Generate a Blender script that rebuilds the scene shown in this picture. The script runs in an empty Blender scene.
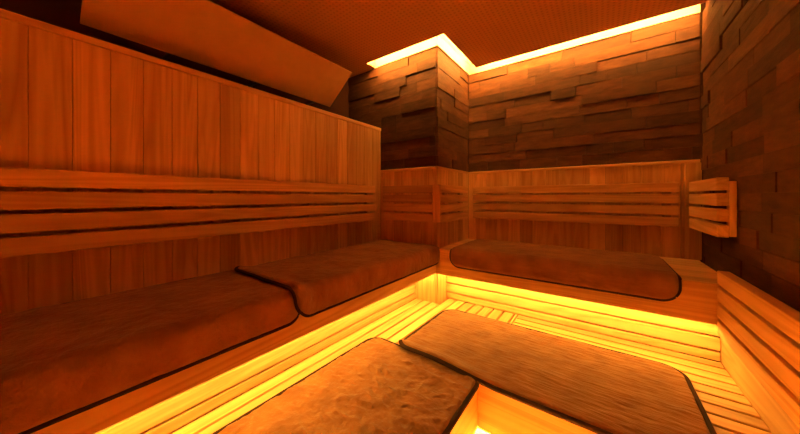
import bpy, bmesh, math, random
from mathutils import Vector, noise

# ------------------------------------------------------------------ camera, world, exposure
SC = bpy.context.scene
COL = SC.collection
H = 1.33                                   # eye height above the floor
cam_d = bpy.data.cameras.new('camera')
cam = bpy.data.objects.new('camera', cam_d)
COL.objects.link(cam)
cam.location = (0, 0, H)
cam.rotation_euler = (math.radians(90), 0, math.radians(35.977))
cam_d.sensor_width = 36
cam_d.lens = 275.118 / 800 * 36
cam_d.shift_y = -19.93 / 800
cam_d.clip_start = 0.01
SC.camera = cam
SC.view_settings.view_transform = 'Standard'
SC.view_settings.look = 'None'
SC.view_settings.gamma = 1
SC.view_settings.use_curve_mapping = False
SC.view_settings.exposure = 1.14
SC.cycles.use_denoising = True
SC.cycles.denoiser = 'OPENIMAGEDENOISE'
SC.cycles.denoising_prefilter = 'NONE'
SC.cycles.max_bounces = 14
SC.cycles.diffuse_bounces = 10
SC.cycles.sample_clamp_indirect = 9
w = bpy.data.worlds.new('world')
SC.world = w
w.use_nodes = True
w.node_tree.nodes['Background'].inputs[0].default_value = (0, 0, 0, 1)
w.node_tree.nodes['Background'].inputs[1].default_value = 0

LED = (1.0, 0.57, 0.095)
COVE_POWER = 140.0
UPPER_POWER = 29.0
LOWER_POWER = 1000.0

# ------------------------------------------------------------------ dimensions (m)
D = 2.70                                   # back wall
A, C = 1.0883, 2.0198                      # corner column: side at x=-A, front at y=C
L = 1.6956                                 # timber partition face x=-L
R = 0.5505                                 # right wall
XW = 2.14                                  # wall behind the partition
YF = -2.0                                 # wall behind the camera
ZC = H + 1.247
ZW = H + 0.2563                            # wainscot top
ZP = H + 0.658                             # partition top
ZS = H - 0.4231                            # upper seat
ZB = H - 0.6239                            # upper fascia bottom
FX, FY = A - 0.0075, C - 0.0325            # upper fascia planes
ZL = H - 0.8785                            # lower seat
RX, RY = 1.2899, 2.1858                    # risers
EX, EY = 0.4686, 1.2715                    # lower fascia planes
RG = 0.5226                                # panel below the right backrest
B0, B1 = H - 0.205, H + 0.10               # backrest heights
YB = -1.60                                 # where the left benches end

rnd = random.Random(7)

# ------------------------------------------------------------------ materials
def new_mat(name):
    m = bpy.data.materials.new(name)
    m.use_nodes = True
    nt = m.node_tree
    return m, nt, nt.nodes['Principled BSDF']

def N(nt, t, **kw):
    n = nt.nodes.new(t)
    for k, v in kw.items():
        setattr(n, k, v)
    return n

def wood(name, axis, base, dark, rough=0.55):
    """timber with its grain along one axis; 'tone' (per board) shifts the colour"""
    m, nt, bs = new_mat(name)
    lk = nt.links.new
    tc = N(nt, 'ShaderNodeTexCoord')
    at = N(nt, 'ShaderNodeAttribute', attribute_name='tone')
    off = N(nt, 'ShaderNodeVectorMath', operation='MULTIPLY_ADD')
    cmb = N(nt, 'ShaderNodeCombineXYZ')
    for i in range(3):
        lk(at.outputs['Fac'], cmb.inputs[i])
    off.inputs[1].default_value = (31, 17, 23)
    lk(cmb.outputs[0], off.inputs[0])
    lk(tc.outputs['Object'], off.inputs[2])
    mp = N(nt, 'ShaderNodeMapping')
    s = [26.0, 26.0, 26.0]
    s[axis] = 1.3
    mp.inputs['Scale'].default_value = s
    lk(off.outputs[0], mp.inputs[0])
    n1 = N(nt, 'ShaderNodeTexNoise')
    n1.inputs['Scale'].default_value = 1.0
    n1.inputs['Detail'].default_value = 5
    n1.inputs['Distortion'].default_value = 0.6
    lk(mp.outputs[0], n1.inputs['Vector'])
    mp2 = N(nt, 'ShaderNodeMapping')
    s2 = [9.0, 9.0, 9.0]
    s2[axis] = 0.55
    mp2.inputs['Scale'].default_value = s2
    lk(off.outputs[0], mp2.inputs[0])
    wv = N(nt, 'ShaderNodeTexNoise')
    wv.inputs['Scale'].default_value = 1.0
    wv.inputs['Detail'].default_value = 2
    wv.inputs['Distortion'].default_value = 1.6
    lk(mp2.outputs[0], wv.inputs['Vector'])
    # growth rings: contour lines of the broad noise
    ml = N(nt, 'ShaderNodeMath', operation='MULTIPLY')
    ml.inputs[1].default_value = 9.0
    lk(wv.outputs['Fac'], ml.inputs[0])
    fr = N(nt, 'ShaderNodeMath', operation='PINGPONG')
    fr.inputs[1].default_value = 1.0
    lk(ml.outputs[0], fr.inputs[0])
    ad = N(nt, 'ShaderNodeMath', operation='MULTIPLY_ADD')
    ad.inputs[1].default_value = 0.40
    lk(fr.outputs[0], ad.inputs[0])
    mu = N(nt, 'ShaderNodeMath', operation='MULTIPLY')
    mu.inputs[1].default_value = 0.65
    lk(n1.outputs['Fac'], mu.inputs[0])
    lk(mu.outputs[0], ad.inputs[2])
    rp = N(nt, 'ShaderNodeValToRGB')
    rp.color_ramp.elements[0].position = 0.15
    rp.color_ramp.elements[0].color = (*dark, 1)
    rp.color_ramp.elements[1].position = 0.72
    rp.color_ramp.elements[1].color = (*base, 1)
    lk(ad.outputs[0], rp.inputs[0])
    hv = N(nt, 'ShaderNodeHueSaturation')
    vm = N(nt, 'ShaderNodeMapRange')
    vm.inputs['To Min'].default_value = 0.72
    vm.inputs['To Max'].default_value = 1.16
    lk(at.outputs['Fac'], vm.inputs['Value'])
    lk(vm.outputs[0], hv.inputs['Value'])
    lk(rp.outputs[0], hv.inputs['Color'])
    lk(hv.outputs[0], bs.inputs['Base Color'])
    bs.inputs['Roughness'].default_value = rough
    bs.inputs['Specular IOR Level'].default_value = 0.3
    bp = N(nt, 'ShaderNodeBump')
    bp.inputs['Strength'].default_value = 0.12
    bp.inputs['Distance'].default_value = 0.004
    lk(n1.outputs['Fac'], bp.inputs['Height'])
    lk(bp.outputs[0], bs.inputs['Normal'])
    return m

PALE, PALE_D = (0.74, 0.46, 0.19), (0.52, 0.27, 0.09)
WOOD = [wood('timber_grain_%s' % 'xyz'[i], i, PALE, PALE_D) for i in range(3)]

def stone_mat():
    m, nt, bs = new_mat('split_face_stone')
    lk = nt.links.new
    tc = N(nt, 'ShaderNodeTexCoord')
    at = N(nt, 'ShaderNodeAttribute', attribute_name='tone')
    mp = N(nt, 'ShaderNodeMapping')
    mp.inputs['Scale'].default_value = (7, 7, 26)
    lk(tc.outputs['Object'], mp.inputs[0])
    n1 = N(nt, 'ShaderNodeTexNoise')
    n1.inputs['Scale'].default_value = 1.0
    n1.inputs['Detail'].default_value = 6
    n1.inputs['Roughness'].default_value = 0.65
    lk(mp.outputs[0], n1.inputs['Vector'])
    rp = N(nt, 'ShaderNodeValToRGB')
    rp.color_ramp.elements[0].position = 0.28
    rp.color_ramp.elements[0].color = (0.045, 0.014, 0.004, 1)
    rp.color_ramp.elements[1].position = 0.75
    rp.color_ramp.elements[1].color = (0.12, 0.043, 0.012, 1)
    lk(n1.outputs['Fac'], rp.inputs[0])
    hv = N(nt, 'ShaderNodeHueSaturation')
    vm = N(nt, 'ShaderNodeMapRange')
    vm.inputs['To Min'].default_value = 0.6
    vm.inputs['To Max'].default_value = 1.4
    lk(at.outputs['Fac'], vm.inputs['Value'])
    lk(vm.outputs[0], hv.inputs['Value'])
    lk(rp.outputs[0], hv.inputs['Color'])
    lk(hv.outputs[0], bs.inputs['Base Color'])
    bs.inputs['Roughness'].default_value = 0.75
    bs.inputs['Specular IOR Level'].default_value = 0.25
    bp = N(nt, 'ShaderNodeBump')
    bp.inputs['Strength'].default_value = 0.5
    bp.inputs['Distance'].default_value = 0.008
    lk(n1.outputs['Fac'], bp.inputs['Height'])
    lk(bp.outputs[0], bs.inputs['Normal'])
    return m
STONE = stone_mat()

def towel_mat(name, c0, c1, ribs):
    m, nt, bs = new_mat(name)
    lk = nt.links.new
    tc = N(nt, 'ShaderNodeTexCoord')
    n1 = N(nt, 'ShaderNodeTexNoise')
    n1.inputs['Scale'].default_value = 9
    n1.inputs['Detail'].default_value = 5
    lk(tc.outputs['Object'], n1.inputs['Vector'])
    rp = N(nt, 'ShaderNodeValToRGB')
    rp.color_ramp.elements[0].position = 0.3
    rp.color_ramp.elements[0].color = (*c0, 1)
    rp.color_ramp.elements[1].position = 0.7
    rp.color_ramp.elements[1].color = (*c1, 1)
    lk(n1.outputs['Fac'], rp.inputs[0])
    lk(rp.outputs[0], bs.inputs['Base Color'])
    bs.inputs['Roughness'].default_value = 0.95
    bs.inputs['Specular IOR Level'].default_value = 0.1
    bs.inputs['Sheen Weight'].default_value = 0.15
    bs.inputs['Sheen Roughness'].default_value = 0.5
    n2 = N(nt, 'ShaderNodeTexNoise')
    n2.inputs['Scale'].default_value = 1.0
    n2.inputs['Detail'].default_value = 3
    mp = N(nt, 'ShaderNodeMapping')
    mp.inputs['Scale'].default_value = ribs
    lk(tc.outputs['Object'], mp.inputs[0])
    lk(mp.outputs[0], n2.inputs['Vector'])
    n3 = N(nt, 'ShaderNodeTexNoise')
    n3.inputs['Scale'].default_value = 260
    lk(tc.outputs['Object'], n3.inputs['Vector'])
    b1 = N(nt, 'ShaderNodeBump')
    b1.inputs['Strength'].default_value = 0.8
    b1.inputs['Distance'].default_value = 0.014
    lk(n2.outputs['Fac'], b1.inputs['Height'])
    b2 = N(nt, 'ShaderNodeBump')
    b2.inputs['Strength'].default_value = 0.5
    b2.inputs['Distance'].default_value = 0.002
    lk(n3.outputs['Fac'], b2.inputs['Height'])
    lk(b1.outputs[0], b2.inputs['Normal'])
    lk(b2.outputs[0], bs.inputs['Normal'])
    return m
TOWEL_X = towel_mat('brown_terry_ribs_across', (0.20, 0.078, 0.024), (0.30, 0.13, 0.042), (10, 55, 30))
TOWEL_Y = towel_mat('brown_terry_ribs_along', (0.20, 0.078, 0.024), (0.30, 0.13, 0.042), (30, 34, 30))

def plain(name, c, rough=0.7, spec=0.3):
    m, nt, bs = new_mat(name)
    tc = N(nt, 'ShaderNodeTexCoord')
    n1 = N(nt, 'ShaderNodeTexNoise')
    n1.inputs['Scale'].default_value = 14
    n1.inputs['Detail'].default_value = 4
    nt.links.new(tc.outputs['Object'], n1.inputs['Vector'])
    rp = N(nt, 'ShaderNodeValToRGB')
    rp.color_ramp.elements[0].color = (*[x * 0.88 for x in c], 1)
    rp.color_ramp.elements[1].color = (*[min(1, x * 1.1) for x in c], 1)
    nt.links.new(n1.outputs['Fac'], rp.inputs[0])
    nt.links.new(rp.outputs[0], bs.inputs['Base Color'])
    bs.inputs['Roughness'].default_value = rough
    bs.inputs['Specular IOR Level'].default_value = spec
    return m
BINDING = plain('dark_brown_binding', (0.035, 0.016, 0.012), 0.9, 0.1)
BAFFLE = plain('tan_board', (0.75, 0.44, 0.2), 0.6)
DARKWALL = plain('dark_plaster', (0.06, 0.02, 0.007), 0.9)
PLASTER = plain('pale_plaster', (0.78, 0.66, 0.5), 0.8)
METAL = plain('dark_metal', (0.08, 0.07, 0.06), 0.4, 0.5)
FLOORM = wood('floor_timber', 1, (0.70, 0.43, 0.19), (0.5, 0.27, 0.1))

def ceiling_mat():
    m, nt, bs = new_mat('perforated_ceiling_board')
    lk = nt.links.new
    tc = N(nt, 'ShaderNodeTexCoord')
    sp = N(nt, 'ShaderNodeSeparateXYZ')
    lk(tc.outputs['Object'], sp.inputs[0])
    hs = []
    for i in range(2):
        a = N(nt, 'ShaderNodeMath', operation='MULTIPLY')
        a.inputs[1].default_value = 1 / 0.03
        lk(sp.outputs[i], a.inputs[0])
        f = N(nt, 'ShaderNodeMath', operation='FRACT')
        lk(a.outputs[0], f.inputs[0])
        s = N(nt, 'ShaderNodeMath', operation='SUBTRACT')
        s.inputs[1].default_value = 0.5
        lk(f.outputs[0], s.inputs[0])
        p = N(nt, 'ShaderNodeMath', operation='POWER')
        p.inputs[1].default_value = 2
        lk(s.outputs[0], p.inputs[0])
        hs.append(p)
    ad = N(nt, 'ShaderNodeMath', operation='ADD')
    lk(hs[0].outputs[0], ad.inputs[0])
    lk(hs[1].outputs[0], ad.inputs[1])
    rp = N(nt, 'ShaderNodeValToRGB')
    rp.color_ramp.elements[0].position = 0.05
    rp.color_ramp.elements[0].color = (0.60, 0.32, 0.13, 1)
    rp.color_ramp.elements[1].position = 0.09
    rp.color_ramp.elements[1].color = (0.74, 0.41, 0.18, 1)
    lk(ad.outputs[0], rp.inputs[0])
    lk(rp.outputs[0], bs.inputs['Base Color'])
    bs.inputs['Roughness'].default_value = 0.8
    bs.inputs['Specular IOR Level'].default_value = 0.2
    return m
CEIL = ceiling_mat()

def led_mat(name, power, col=LED):
    m = bpy.data.materials.new(name)
    m.use_nodes = True
    nt = m.node_tree
    nt.nodes.clear()
    e = nt.nodes.new('ShaderNodeEmission')
    e.inputs[0].default_value = (*col, 1)
    e.inputs[1].default_value = power
    o = nt.nodes.new('ShaderNodeOutputMaterial')
    nt.links.new(e.outputs[0], o.inputs[0])
    return m
LED_COVE = led_mat('amber_cove_light', COVE_POWER, (1.0, 0.50, 0.10))
LED_UP = led_mat('amber_strip_light', UPPER_POWER)
LED_LOW = led_mat('amber_step_light', LOWER_POWER)

# ------------------------------------------------------------------ mesh helpers
class MB:
    """collects boxes into one mesh; every box gets its own 'tone'"""
    def __init__(self):
        self.bm = bmesh.new()
        self.t = self.bm.faces.layers.float.new('tone')
    def box(self, x0, x1, y0, y1, z0, z1, bevel=0.0, tone=None, seg=1):
        if tone is None:
            tone = rnd.random()
        x0, x1 = min(x0, x1), max(x0, x1)
        y0, y1 = min(y0, y1), max(y0, y1)
        z0, z1 = min(z0, z1), max(z0, z1)
        tmp = bmesh.new()
        vs = [tmp.verts.new((x, y, z)) for x in (x0, x1) for y in (y0, y1) for z in (z0, z1)]
        for f in ((0, 1, 3, 2), (4, 6, 7, 5), (0, 4, 5, 1), (2, 3, 7, 6), (0, 2, 6, 4), (1, 5, 7, 3)):
            tmp.faces.new([vs[i] for i in f])
        if bevel > 0:
            bmesh.ops.bevel(tmp, geom=tmp.edges[:], offset=bevel, segments=seg, affect='EDGES', profile=0.5)
        self.merge(tmp, tone)
        return self
    def merge(self, tmp, tone):
        mp = {v: self.bm.verts.new(v.co) for v in tmp.verts}
        for f in tmp.faces:
            g = self.bm.faces.new([mp[v] for v in f.verts])
            g[self.t] = tone
            g.smooth = f.smooth
        tmp.free()
    def prism(self, pts, y0, y1, tone=None):
        """(x, z) outline carried from y0 to y1"""
        if tone is None:
            tone = rnd.random()
        a = [self.bm.verts.new((x, y0, z)) for x, z in pts]
        b = [self.bm.verts.new((x, y1, z)) for x, z in pts]
        n = len(pts)
        fs = [self.bm.faces.new(a), self.bm.faces.new(b[::-1])]
        for i in range(n):
            fs.append(self.bm.faces.new([a[i], b[i], b[(i + 1) % n], a[(i + 1) % n]]))
        for f in fs:
            f[self.t] = tone
        return self
    def build(self, name, mat, parent=None, base=None):
        bmesh.ops.recalc_face_normals(self.bm, faces=self.bm.faces[:])
        base = Vector(base) if base is not None else (root_base.get(parent.name, Vector()) if parent else Vector())
        for v in self.bm.verts:
            v.co -= base
        me = bpy.data.meshes.new(name)
        self.bm.to_mesh(me)
        self.bm.free()
        me.materials.append(mat)
        o = bpy.data.objects.new(name, me)
        COL.objects.link(o)
        if parent:
            o.parent = parent
            root_base[o.name] = base
        else:
            o.location = base
            root_base[o.name] = base
        return o

root_base = {}
def thing(name, loc, label, cat, group=None):
    o = bpy.data.objects.new(name, None)
    o.empty_display_size = 0.1
    COL.objects.link(o)
    o.location = loc
    root_base[o.name] = Vector(loc)
    o['label'] = label
    o['category'] = cat
    if group:
        o['group'] = group
    return o

def structure(o, label=None, cat=None):
    o['kind'] = 'structure'
    if label:
        o['label'] = label
        o['category'] = cat
    return o

# ------------------------------------------------------------------ stone cladding
def stone_wall(mb, axis, p, u0, u1, z0, z1, out, row=0.082, seed=1):
    """rows of stones of random length on the plane axis=p facing 'out'"""
    r = random.Random(seed)
    z = z1
    while z > z0 + 1e-4:
        zb = max(z - row, z0)
        u = u0 - r.random() * 0.3
        while u < u1:
            ln = r.choice((0.18, 0.3, 0.3, 0.45, 0.45, 0.6))
            a, b = max(u, u0), min(u + ln, u1)
            if b - a > 0.004:
                k = r.random()
                dep = 0.006 + (0.0, 0.002, 0.004, 0.007, 0.011)[r.randrange(5)]
                t = r.random()
                if axis == 'y':
                    mb.box(a + .0012, b - .0012, p - out * 0.03, p + out * dep, zb + .001, z - .001, 0, t)
                else:
                    mb.box(p - out * 0.03, p + out * dep, a + .0012, b - .0012, zb + .001, z - .001, 0, t)
            u += ln
        z = zb

def boards(mb, axis, p, u0, u1, z0, z1, out, pitch=0.105, th=0.016, gap=0.0015, phase=0.0):
    """vertical tongue-and-groove boards on the plane axis=p facing 'out'; front faces on p"""
    u = u0 - phase
    while u < u1 - 1e-4:
        a, b = max(u + gap / 2, u0), min(u + pitch - gap / 2, u1)
        if b - a > 0.004:
            if axis == 'y':
                mb.box(a, b, p - out * th, p, z0, z1, 0.0015)
            else:
                mb.box(p - out * th, p, a, b, z0, z1, 0.0015)
        u += pitch

SB = 0.022     # stone backing sits this far behind the timber face
# ---- floor
m = MB()
n = 0
x = -XW
while x < R:
    m.box(x, min(x + 0.117, R), YF, D, -0.05, 0, 0.002)
    x += 0.12
structure(m.build('floor', FLOORM))

# ---- back wall
m = MB()
m.box(-A - 0.3, R + 0.3, D + 0.03, D + 0.15, 0, ZC + 0.15)
stone_wall(m, 'y', D + SB - 0.008, -A, R, ZW - 0.02, ZC, -1, seed=3)
m.box(-A, R, D + 0.0165, D + 0.05, 0, ZW - 0.03)
structure(m.build('wall_back', STONE))

# ---- right wall
m = MB()
m.box(R + 0.03, R + 0.15, YF, D + 0.15, 0, ZC + 0.15)
stone_wall(m, 'x', R + 0.018, YF, D, 0, ZC, -1, seed=5)
structure(m.build('wall_right', STONE))

# ---- corner column (stone above)
m = MB()
m.box(-XW, -A - 0.03, C + 0.03, D + 0.1, 0, ZC + 0.15)
stone_wall(m, 'y', C + SB - 0.008, -XW, -A - SB + 0.008, ZW - 0.02, ZC, -1, seed=11)
stone_wall(m, 'x', -A - SB + 0.008, C + SB - 0.006, D, ZW - 0.02, ZC, 1, seed=12)
structure(m.build('wall_corner', STONE))

# ---- wall behind the partition, wall behind the camera
m = MB()
m.box(-XW - 0.12, -XW, YF, D + 0.1, 0, ZC + 0.15)
structure(m.build('wall_left', DARKWALL))
m = MB()
m.box(-XW, R + 0.03, YF - 0.12, YF - 0.016, 0, ZC + 0.15)
boards(m, 'y', YF, -XW, R, 0, ZC, 1)
structure(m.build('wall_front', WOOD[2]))

# ---- ceiling with the cove gap along column and back wall
G = 0.125
XC = 1.757
m = MB()
m.box(-XW, R, YF, C - G, ZC, ZC + 0.012)
m.box(-XW, -XC, C - G, C, ZC, ZC + 0.012)
m.box(-A + G, R, C - G, D - G, ZC, ZC + 0.012)
m.box(-XW, R + 0.03, YF, D + 0.03, ZC + 0.10, ZC + 0.15)
structure(m.build('ceiling', CEIL))

# ---- wainscot boards, with a cap, on column and back wall
m = MB()
boards(m, 'y', C, -L, -A, 0.0, ZW - 0.022, -1, phase=0.05)
structure(m.build('trim_1', WOOD[2]))
m = MB()
boards(m, 'x', -A, C + 0.001, D, 0.0, ZW - 0.022, 1, phase=0.0)
structure(m.build('trim_2', WOOD[2]))
m = MB()
boards(m, 'y', D, -A, R, 0.0, ZW - 0.022, -1, phase=0.03)
structure(m.build('trim_3', WOOD[2]))
m = MB()
m.box(-L, -A + 0.006, C - 0.006, C + 0.03, ZW - 0.022, ZW, 0.003, 0.6)
structure(m.build('trim_4', WOOD[0]))
m = MB()
m.box(-A - 0.03, -A + 0.006, C - 0.006, D, ZW - 0.0222, ZW + 0.0002, 0.003, 0.5)
structure(m.build('trim_5', WOOD[1]))
m = MB()
m.box(-A, R, D - 0.006, D + 0.03, ZW - 0.022, ZW, 0.003, 0.6)
structure(m.build('trim_6', WOOD[0]))
# wide end board of the back wainscot, in the right corner
m = MB()
m.box(R - 0.075, R + 0.005, D - 0.016, D - 0.002, ZS, ZW - 0.023, 0.002, 0.35)
structure(m.build('trim_7', WOOD[2]))
# panel under the right backrest, beside the lower bench
m = MB()
m.box(RG, R + 0.005, YF, RY + 0.02, 0, ZL + 0.33, 0.002, 0.2)
structure(m.build('trim_8', WOOD[1]))

# ---- timber partition
m = MB()
m.box(-L - 0.10, -L - 0.016, YF, C, 0, ZP - 0.03, 0, 0.3)
boards(m, 'x', -L, YF, C - 0.03, ZS - 0.3, ZP - 0.03, 1, phase=0.085)
m.box(-L - 0.10, -L + 0.002, C - 0.029, C, 0, ZP - 0.03, 0.002, 0.55)
structure(m.build('wall_partition', WOOD[2]))
m = MB()
m.box(-L - 0.105, -L + 0.008, YF, C + 0.002, ZP - 0.03, ZP, 0.003, 0.45)
structure(m.build('trim_9', WOOD[1]))

# ------------------------------------------------------------------ cove light
cove = thing('cove_light', (-A, D, ZC), 'glowing amber light cove along the ceiling edge, bending round the stone corner', 'cove light')
m = MB()                                    # pale lining of the recess: back, roof and end
zt = ZC + 0.099
m.box(-XC, -A + 0.012, C - 0.012, C + 0.02, ZC + 0.001, zt - 0.006)
m.box(-A - 0.02, -A + 0.0122, C - 0.0118, D - 0.012, ZC + 0.0012, zt - 0.006)
m.box(-A - 0.02, R - 0.002, D - 0.012, D + 0.02, ZC + 0.001, zt - 0.006)
m.box(-XC - 0.012, -XC, C - G - 0.06, C, ZC + 0.013, zt - 0.006)
m.box(-XC, -A + G + 0.06, C - G - 0.06, C, zt - 0.005, zt)
m.box(-A, -A + G + 0.06, C, D, zt - 0.005, zt)
m.box(-A + G + 0.06, R - 0.002, D - G - 0.06, D, zt - 0.005, zt)
m.build('lining', PLASTER, cove)
m = MB()
z0, z1 = ZC + 0.016, ZC + 0.026
m.box(-XC + 0.01, -A + G - 0.005, C - G - 0.009, C - G + 0.004, z0, z1)
m.box(-A + G - 0.004, -A + G + 0.009, C - G - 0.009, D - G - 0.01, z0, z1)
m.box(-A + G - 0.004, R - 0.01, D - G - 0.009, D - G + 0.004, z0, z1)
m.build('light_strip', LED_COVE, cove)

# ------------------------------------------------------------------ slanted baffle board above the partition
YE0, YE1 = 0.159, 1.601
baf = thing('ceiling_baffle', (-L - 0.1, YE0, ZP), 'slanted tan baffle board hanging under the ceiling above the timber partition', 'baffle board')
tx, tz = -1.650, H + 1.021
bx_, bz = -1.925, H + 0.794
nx, nz = (bz - tz), -(bx_ - tx)            # across the board
ln = math.hypot(nx, nz)
nx, nz = nx / ln * 0.018, nz / ln * 0.018
if nz < 0:
    nx, nz = -nx, -nz
m = MB()
m.prism([(tx, tz), (bx_, bz), (bx_ + nx, bz + nz), (tx + nx, tz + nz)], YE0, YE1, 0.5)
m.build('board', BAFFLE, baf)
for yy in (0.5, 1.0, 1.5):
    m = MB()
    m.box(-XW - 0.001, bx_ + 0.03, yy, yy + 0.02, bz + 0.035, bz + 0.05)
    m.build('bracket', METAL, baf)

# ------------------------------------------------------------------ benches
PITCH, GAP = 0.0776, 0.013
def planks(parent, name, along, u0, u1, v_list, z1, th=0.038):
    """one part per plank; along 'x' or 'y', v_list holds (v0, v1)"""
    for v0, v1 in v_list:
        mb = MB()
        if along == 'x':
            mb.box(u0, u1, v0, v1, z1 - th, z1, 0.003, None, 2)
            mb.build(name, WOOD[0], parent)
        else:
            mb.box(v0, v1, u0, u1, z1 - th, z1, 0.003, None, 2)
            mb.build(name, WOOD[1], parent)

def span(v0, v1, pitch=PITCH, gap=GAP, from_end=False):
    out = []
    if not from_end:
        v = v0
        while v < v1 - 0.012:
            out.append((v, min(v + pitch - gap, v1)))
            v += pitch
    else:
        v = v1
        while v > v0 + 0.012:
            out.append((max(v - pitch + gap, v0), v))
            v -= pitch
    return out

TH = 0.03
GB = 'timber sauna benches'
# --- upper bench, left (the fascia corner is mitred by letting this one stop at FY)
ub = thing('upper_bench', (-L, 0.6, 0), 'long upper timber bench against the tall partition, holding two towel mats', 'bench', GB)
planks(ub, 'seat_plank', 'y', YB, C - 0.002, span(-L + 0.004, -FX - TH - 0.001, 0.1, 0.007), ZS)
m = MB(); m.box(-FX - TH, -FX, YB, FY + TH, ZB, ZS, 0.003, 0.5, 2)
m.build('fascia', WOOD[1], ub)
zr = [(ZL + 0.002, H - 0.8325), (H - 0.8215, H - 0.7545), (H - 0.7435, H - 0.677), (H - 0.666, H - 0.60), (H - 0.589, H - 0.523), (H - 0.512, ZS - 0.039)]  # hidden higher slats are added to keep strip light from behind the riser
for a, b in zr:
    m = MB(); m.box(-RX - TH, -RX, YB, C - 0.002, a, b, 0.003, None, 2)
    m.build('riser_slat', WOOD[1], ub)
for yy in (-1.5, -0.7, 0.2, 1.1, 1.9):
    m = MB(); m.box(-RX - TH - 0.045, -RX - TH, yy, yy + 0.045, 0, ZS - 0.0385, 0.002)
    m.build('post', WOOD[2], ub)
    m = MB(); m.box(-L + 0.002, -FX - TH, yy + 0.047, yy + 0.085, ZS - 0.098, ZS - 0.039, 0.002)
    m.build('bearer', WOOD[0], ub)
m = MB(); m.box(-FX - TH - 0.068, -FX - TH - 0.050, YB + 0.02, FY + 0.03, ZB - 0.006, ZB + 0.012)
m.build('light_strip', LED_UP, ub)
m = MB(); m.box(-FX - TH - 0.075, -FX - TH + 0.001, YB + 0.02, FY + 0.03, ZB + 0.0145, ZB + 0.0205, 0, 0.5)
m.build('added_light_shield', WOOD[1], ub)  # unseen board added over the strip, stops light rising through seat gaps

# --- upper bench, back
bb = thing('upper_bench', (-0.2, D, 0), 'shorter upper timber bench along the back wall, holding one towel mat', 'bench', GB)
planks(bb, 'seat_plank', 'x', -A + 0.002, R - 0.012, span(FY + TH + 0.001, D - 0.022, 0.1, 0.007), ZS)
m = MB(); m.box(-FX, R - 0.012, FY, FY + TH, ZB, ZS, 0.003, 0.45, 2)
m.build('fascia', WOOD[0], bb)
for a, b in zr:
    m = MB(); m.box(-A + 0.002, RG - 0.002, RY, RY + TH, a, b, 0.003, None, 2)
    m.build('riser_slat', WOOD[0], bb)
for xx in (-0.9, -0.25, 0.4):
    m = MB(); m.box(xx, xx + 0.045, RY + TH, RY + TH + 0.045, 0, ZS - 0.0385, 0.002)
    m.build('post', WOOD[2], bb)
    m = MB(); m.box(xx + 0.047, xx + 0.085, FY + TH, D - 0.02, ZS - 0.098, ZS - 0.039, 0.002)
    m.build('bearer', WOOD[1], bb)
m = MB(); m.box(-A + 0.02, RG - 0.01, FY + TH + 0.050, FY + TH + 0.068, ZB - 0.006, ZB + 0.012)
m.build('light_strip', LED_UP, bb)
m = MB(); m.box(-A + 0.02, RG - 0.01, FY + TH - 0.001, FY + TH + 0.075, ZB + 0.0145, ZB + 0.0205, 0, 0.5)
m.build('added_light_shield', WOOD[0], bb)  # added shield above the back strip, out of view, blocks its upward light

# --- lower bench, left: boards run the full length, to the back riser
ZLB = H - 1.095
lb = thing('lower_bench', (-EX - 0.3, 0.6, 0), 'lower slatted timber bench along the left side, under the crumpled towel mat', 'bench', GB)
vl = span(-RX + 0.001, -EX - TH, from_end=False)
for v0, v1 in vl:
    mb = MB()
    y1 = (C - 0.002) if v0 < -A else RY - 0.002
    if v0 < -A < v1:
        y1 = C - 0.002
    mb.box(v0, v1, YB, y1, ZL - 0.038, ZL, 0.003, None, 2)
    mb.build('seat_plank', WOOD[1], lb)
m = MB(); m.box(-EX - TH, -EX, YB, EY + TH, ZLB, ZL, 0.003, 0.5, 2)
m.build('fascia', WOOD[1], lb)
m = MB(); m.box(-EX - 0.16 - TH, -EX - 0.16, YB, EY + 0.16, 0, ZL - 0.039, 0.003, 0.5)
m.build('riser_board', WOOD[1], lb)
for yy in (-1.5, -0.6, 0.5, 1.15):
    m = MB(); m.box(-EX - 0.25, -EX - 0.183, yy, yy + 0.05, 0, ZL - 0.039, 0.002)
    m.build('post', WOOD[2], lb)
m = MB(); m.box(-EX - TH - 0.022, -EX - TH - 0.002, YB + 0.02, EY + 0.04, ZLB + 0.012, ZLB + 0.024)
m.build('light_strip', LED_LOW, lb)
m = MB(); m.box(-EX - 0.16, -EX - TH + 0.001, YB, EY + 0.16, ZLB + 0.03, ZLB + 0.036, 0, 0.5)
m.build('added_light_shield', WOOD[1], lb)  # unseen, added so the step light stays below the planks

# --- lower bench, back: boards run across
lk_ = thing('lower_bench', (0.0, EY + 0.4, 0), 'lower slatted timber bench across the back, its bare slats showing at the right', 'bench', GB)
planks(lk_, 'seat_plank', 'x', -EX - TH + 0.009, RG - 0.002, span(EY + TH, RY - 0.001, from_end=True), ZL)
m = MB(); m.box(-EX, RG - 0.002, EY, EY + TH, ZLB, ZL, 0.003, 0.6, 2)
m.build('fascia', WOOD[0], lk_)
m = MB(); m.box(-EX - 0.16, RG - 0.002, EY + 0.16, EY + 0.16 + TH, 0, ZL - 0.039, 0.003, 0.5)
m.build('riser_board', WOOD[0], lk_)
for xx in (-0.3, 0.4):
    m = MB(); m.box(xx, xx + 0.05, EY + 0.183, EY + 0.25, 0, ZL - 0.039, 0.002)
    m.build('post', WOOD[2], lk_)
m = MB(); m.box(-EX - 0.02, RG - 0.25, EY + TH + 0.002, EY + TH + 0.022, ZLB + 0.012, ZLB + 0.024)
m.build('light_strip', LED_LOW, lk_)
m = MB(); m.box(-EX - 0.02, RG - 0.002, EY + TH - 0.001, EY + 0.16, ZLB + 0.031, ZLB + 0.037, 0, 0.5)
m.build('added_light_shield', WOOD[0], lk_)  # unseen board added to stop strip light streaking onto the ceiling

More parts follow.
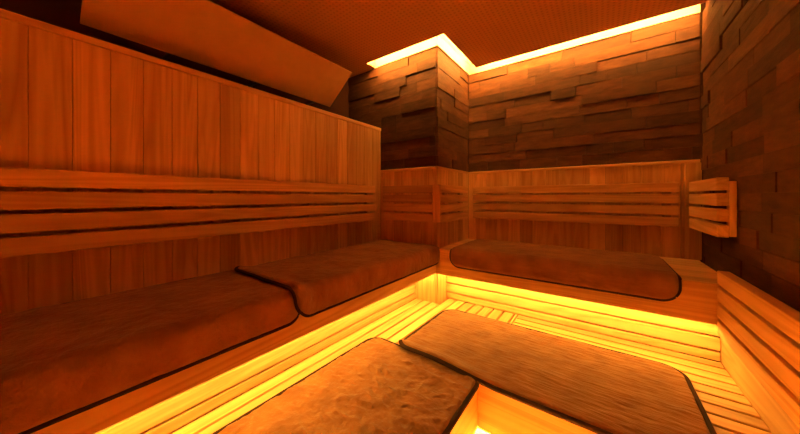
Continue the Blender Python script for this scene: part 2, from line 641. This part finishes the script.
# ------------------------------------------------------------------ backrests
GR = 'slatted timber backrests on the walls'
BT, OFF = 0.043, 0.025                      # slat and batten thickness
SH = (B1 - B0 - 3 * 0.015) / 4
def backrest(loc, label, axis, p, out, u0, u1, z0, battens, post=None):
    t = thing('backrest', loc, label, 'backrest', GR)
    for k in range(4):
        za = z0 + k * (SH + 0.015)
        mb = MB()
        pa, pb = p + out * OFF, p + out * (OFF + BT)
        if axis == 'x':
            mb.box(pa, pb, u0, u1, za, za + SH, 0.004, None, 2)
            mb.build('slat', WOOD[1], t)
        else:
            mb.box(u0, u1, pa, pb, za, za + SH, 0.004, None, 2)
            mb.build('slat', WOOD[0], t)
    for b in battens:
        mb = MB()
        pa, pb = p + out * 0.001, p + out * OFF
        if axis == 'x':
            mb.box(pa, pb, b, b + 0.045, z0 + 0.006, z0 + 0.285, 0.003, None, 2)
        else:
            mb.box(b, b + 0.045, pa, pb, z0 + 0.006, z0 + 0.285, 0.003, None, 2)
        mb.build('batten', WOOD[2], t)
    if post:
        mb = MB()
        mb.box(*post, 0.006, 0.7, 2)
        mb.build('corner_post', WOOD[2], t)
    return t
backrest((-L, 0.5, B0), 'long four-slat timber backrest across the tall partition', 'x', -L, 1, YB, 1.865, B0, (-0.7, 0.0, 0.6, 1.2, 1.8))
backrest((-1.35, C, B0), 'short backrest on the column front, behind the far left mat', 'y', C, -1, -1.615, -A - 0.001, B0, (-1.55, -1.18))
backrest((-A, 2.3, B0), 'shortest backrest, on the side of the column in the inner corner', 'x', -A, 1, C - 0.066, 2.52, B0, (2.1, 2.42),
         post=(-A, -A + 0.066, C - 0.072, C - 0.067, B0, B1))
backrest((-0.3, D, B0), 'four-slat timber backrest along the back wall above the single mat', 'y', D, -1, -1.017, 0.439, B0, (-0.9, -0.3, 0.36))
backrest((R, 2.35, B0), 'short backrest high on the dark stone wall at the right', 'x', R, -1, 2.084, 2.626, B0, (2.079, 2.5))
backrest((RG, 1.2, ZL + 0.245), 'low backrest along the right wall, beside the bare lower slats', 'x', RG + 0.005, -1, -0.6, FY - 0.004, ZL + 0.218,
         (-0.5, 0.2, 0.9, 1.55))

# ------------------------------------------------------------------ towel mats
def sstep(a, b, x):
    t = max(0.0, min(1.0, (x - a) / (b - a)))
    return t * t * (3 - 2 * t)

def towel(base, label, lng, wid, frame, mat, drop=0.0, top=0.03, rad=0.07, wr=0.004, seed=0, lift=None, ns=130, nt_=64, fine=(9, 3), wavy=0.0, rad_far=None, hem=0.0105, crease=0.0025):
    """a mat lng x wid; frame(s, t, h) turns a place on it (and a height over the seat) into a point.
    t runs from the back (0) to the front hem (wid); beyond wid-drop it hangs down over the edge"""
    root = thing('towel_mat', base, label, 'towel mat', 'brown towel mats on the benches')
    b = Vector(base)
    bm = bmesh.new()
    rad0, rad1 = rad, rad_far or rad
    def squash(s, t):
        rad = rad0 if s < lng / 2 else rad1
        cs = min(max(s, rad), lng - rad)
        ct = min(max(t, rad), wid - rad)
        ds, dt = s - cs, t - ct
        if ds and dt:
            k = max(abs(ds), abs(dt)) / math.hypot(ds, dt)
            ds, dt = ds * k, dt * k
        s, t = cs + ds, ct + dt
        if wavy:
            s += wavy * noise.noise(Vector((t * 7, 0.3, seed))) * (1 - sstep(0.0, 0.25, s))
        return s, t
    def path(s, t, h):
        """height h above the cloth's bed, bending over the bench edge"""
        e = wid - drop
        if drop <= 0:
            return frame(s, t, h)
        r = 0.022
        q = r * math.pi / 2
        if t < e - q / 2:
            return frame(s, t, h)
        if t < e + q / 2:
            a = (t - (e - q / 2)) / r
            return frame(s, e - q / 2 + (r + h) * math.sin(a), -r + (r + h) * math.cos(a))
        return frame(s, e - q / 2 + r + h, -r - (t - (e + q / 2)))
    def height(s, t, d):
        k = min(1.0, d / 0.02)
        prof = math.sqrt(max(0.0, 1 - (1 - k) ** 2))
        n1 = noise.noise(Vector((s * fine[0], t * fine[1], seed)))
        n2 = noise.noise(Vector((s * 4.3 + t * 3, t * 5.1 - s * 2, seed + 7)))
        n3 = noise.noise(Vector((s * fine[0] * 3 + n2 * 2, t * fine[1] * 3, seed + 13)))
        z = 0.004 + (top - 0.004) * prof + wr * (n1 * 0.8 + n2 + n3 * 0.5) * prof
        if crease:
            w1 = noise.noise(Vector((s * 15 + t * 9 + n2 * 1.2, (t * 5 - s * 3), seed + 21)))
            w2 = noise.noise(Vector((s * 27 - t * 8 + n2 * 2, (t * 11 + s * 4), seed + 33)))
            z += crease * prof * ((1 - abs(w1)) ** 4 * 1.0 + (1 - abs(w2)) ** 3 * 0.6 - 0.5)
        if drop > 0:
            f = sstep(wid - drop - 0.05, wid - drop * 0.4, t)
            z += f * prof * 0.006 * (noise.noise(Vector((s * 17, t * 2, seed + 41))) + 0.6 * noise.noise(Vector((s * 41, t * 3, seed + 51))))
        if lift:
            z += lift(s, t)
        return max(z, 0.002 + (lift(s, t) if lift else 0))
    def edge_d(s, t):
        rad = rad0 if s < lng / 2 else rad1
        ds = min(s, lng - s)
        dt = min(t, wid - t)
        if ds < rad and dt < rad:
            return rad - math.hypot(rad - ds, rad - dt)
        return min(ds, dt)
    rows = []
    under = []
    for i in range(ns + 1):
        ru, rd = [], []
        for j in range(nt_ + 1):
            s0, t0 = lng * i / ns, wid * j / nt_
            s, t = squash(s0, t0)
            lf = lift(s, t) if lift else 0
            ru.append(bm.verts.new(Vector(path(s, t, height(s, t, max(0, edge_d(s, t))))) - b))
            rd.append(bm.verts.new(Vector(path(s, t, 0.001 + lf)) - b))
        rows.append(ru)
        under.append(rd)
    for i in range(ns):
        for j in range(nt_):
            bm.faces.new((rows[i][j], rows[i + 1][j], rows[i + 1][j + 1], rows[i][j + 1]))
            bm.faces.new((under[i][j], under[i][j + 1], under[i + 1][j + 1], under[i + 1][j]))
    rim = [(i, 0) for i in range(ns)] + [(ns, j) for j in range(nt_)] + [(i, nt_) for i in range(ns, 0, -1)] + [(0, j) for j in range(nt_, 0, -1)]
    for k in range(len(rim)):
        a, c = rim[k], rim[(k + 1) % len(rim)]
        bm.faces.new((rows[a[0]][a[1]], under[a[0]][a[1]], under[c[0]][c[1]], rows[c[0]][c[1]]))
    for f in bm.faces:
        f.smooth = True
    bmesh.ops.recalc_face_normals(bm, faces=bm.faces[:])
    me = bpy.data.meshes.new('cloth')
    bm.to_mesh(me); bm.free()
    me.materials.append(mat)
    o = bpy.data.objects.new('cloth', me)
    COL.objects.link(o); o.parent = root
    # bound hem: a flattened tube round the rim
    pts = []
    for (i, j) in rim:
        s, t = squash(lng * i / ns, wid * j / nt_)
        lf = lift(s, t) if lift else 0
        wob = 0.0015 * noise.noise(Vector((s * 9, t * 9, seed + 3)))
        pts.append(Vector(path(s, t, hem * 0.72 + lf + wob)) - b)
    cl = [pts[0]]
    for q in pts[1:]:
        if (q - cl[-1]).length > 0.004:
            cl.append(q)
    bm = bmesh.new()
    rings = []
    npt = len(cl)
    for k in range(npt):
        d = (cl[(k + 1) % npt] - cl[k - 1]).normalized()
        up = Vector((0, 0, 1)) if abs(d.z) < 0.8 else Vector((1, 0, 0))
        sx = d.cross(up).normalized()
        sy = sx.cross(d).normalized()
        rings.append([bm.verts.new(cl[k] + sx * math.cos(a) * hem + sy * math.sin(a) * hem * 0.76)
                      for a in [2 * math.pi * q / 8 for q in range(8)]])
    for k in range(npt):
        r0, r1 = rings[k], rings[(k + 1) % npt]
        for q in range(8):
            bm.faces.new((r0[q], r0[(q + 1) % 8], r1[(q + 1) % 8], r1[q])).smooth = True
    bmesh.ops.recalc_face_normals(bm, faces=bm.faces[:])
    me = bpy.data.meshes.new('hem')
    bm.to_mesh(me); bm.free()
    me.materials.append(BINDING)
    h = bpy.data.objects.new('hem', me)
    h['label'] = 'dark bound hem'
    COL.objects.link(h); h.parent = root
    return root

DR = 0.112
# near left upper mat (s along +y, t from wall to room)
def fr_left(y0, x0):
    return lambda s, t, h: (x0 + t, y0 + s, ZS + h)
WU = (L - 0.03) - FX                        # from the wall to the fascia
towel((-1.4, 0.1, ZS), 'near brown towel mat on the upper left bench, tucked under the other', 1.30, WU + DR, fr_left(-0.58, -L + 0.03),
      TOWEL_Y, drop=DR, top=0.019, wr=0.0035, seed=1, rad=0.06)
towel((-1.4, 1.3, ZS), 'far brown towel mat on the upper left bench, overlapping the near one', 1.334, WU + DR - 0.004, fr_left(0.68, -L + 0.034),
      TOWEL_Y, drop=DR - 0.004, top=0.024, wr=0.006, seed=2, rad=0.112, rad_far=0.06, wavy=0.016,
      lift=lambda s, t: 0.022 * (1 - sstep(0.03, 0.12, s)))
# back upper mat (s along +x, t from the wall forward)
yb0 = 2.55
towel((-0.3, 2.2, ZS), 'brown towel mat lying alone on the upper bench by the back wall', 1.275, (yb0 - FY) + DR, lambda s, t, h: (-0.945 + s, yb0 - t, ZS + h),
      TOWEL_X, drop=DR, top=0.03, wr=0.003, seed=3, rad=0.075)
# lower left mat
xl0 = -1.135
towel((-0.8, 0.6, ZL), 'crumpled brown towel mat on the lower left bench, nearest the camera', 1.31, (-EX - xl0) + 0.010, lambda s, t, h: (xl0 + t, -0.02 + s, ZL + h),
      TOWEL_Y, top=0.02, wr=0.006, seed=4, rad=0.07, fine=(13, 6), hem=0.013, crease=0.0055, ns=220, nt_=110)
# lower back mat
yl0 = 1.95
towel((-0.3, 1.6, ZL), 'ribbed brown towel mat on the lower back bench, with rounded right corner', 1.29, (yl0 - EY) + 0.010, lambda s, t, h: (-0.955 + s, yl0 - t, ZL + h),
      TOWEL_X, top=0.022, wr=0.004, seed=5, rad=0.09, fine=(4, 14), hem=0.013,
      lift=lambda s, t: 0.03 * sstep(yl0 - 1.36, yl0 - 1.29, t) * (1 - sstep(0.22, 0.62, s)))
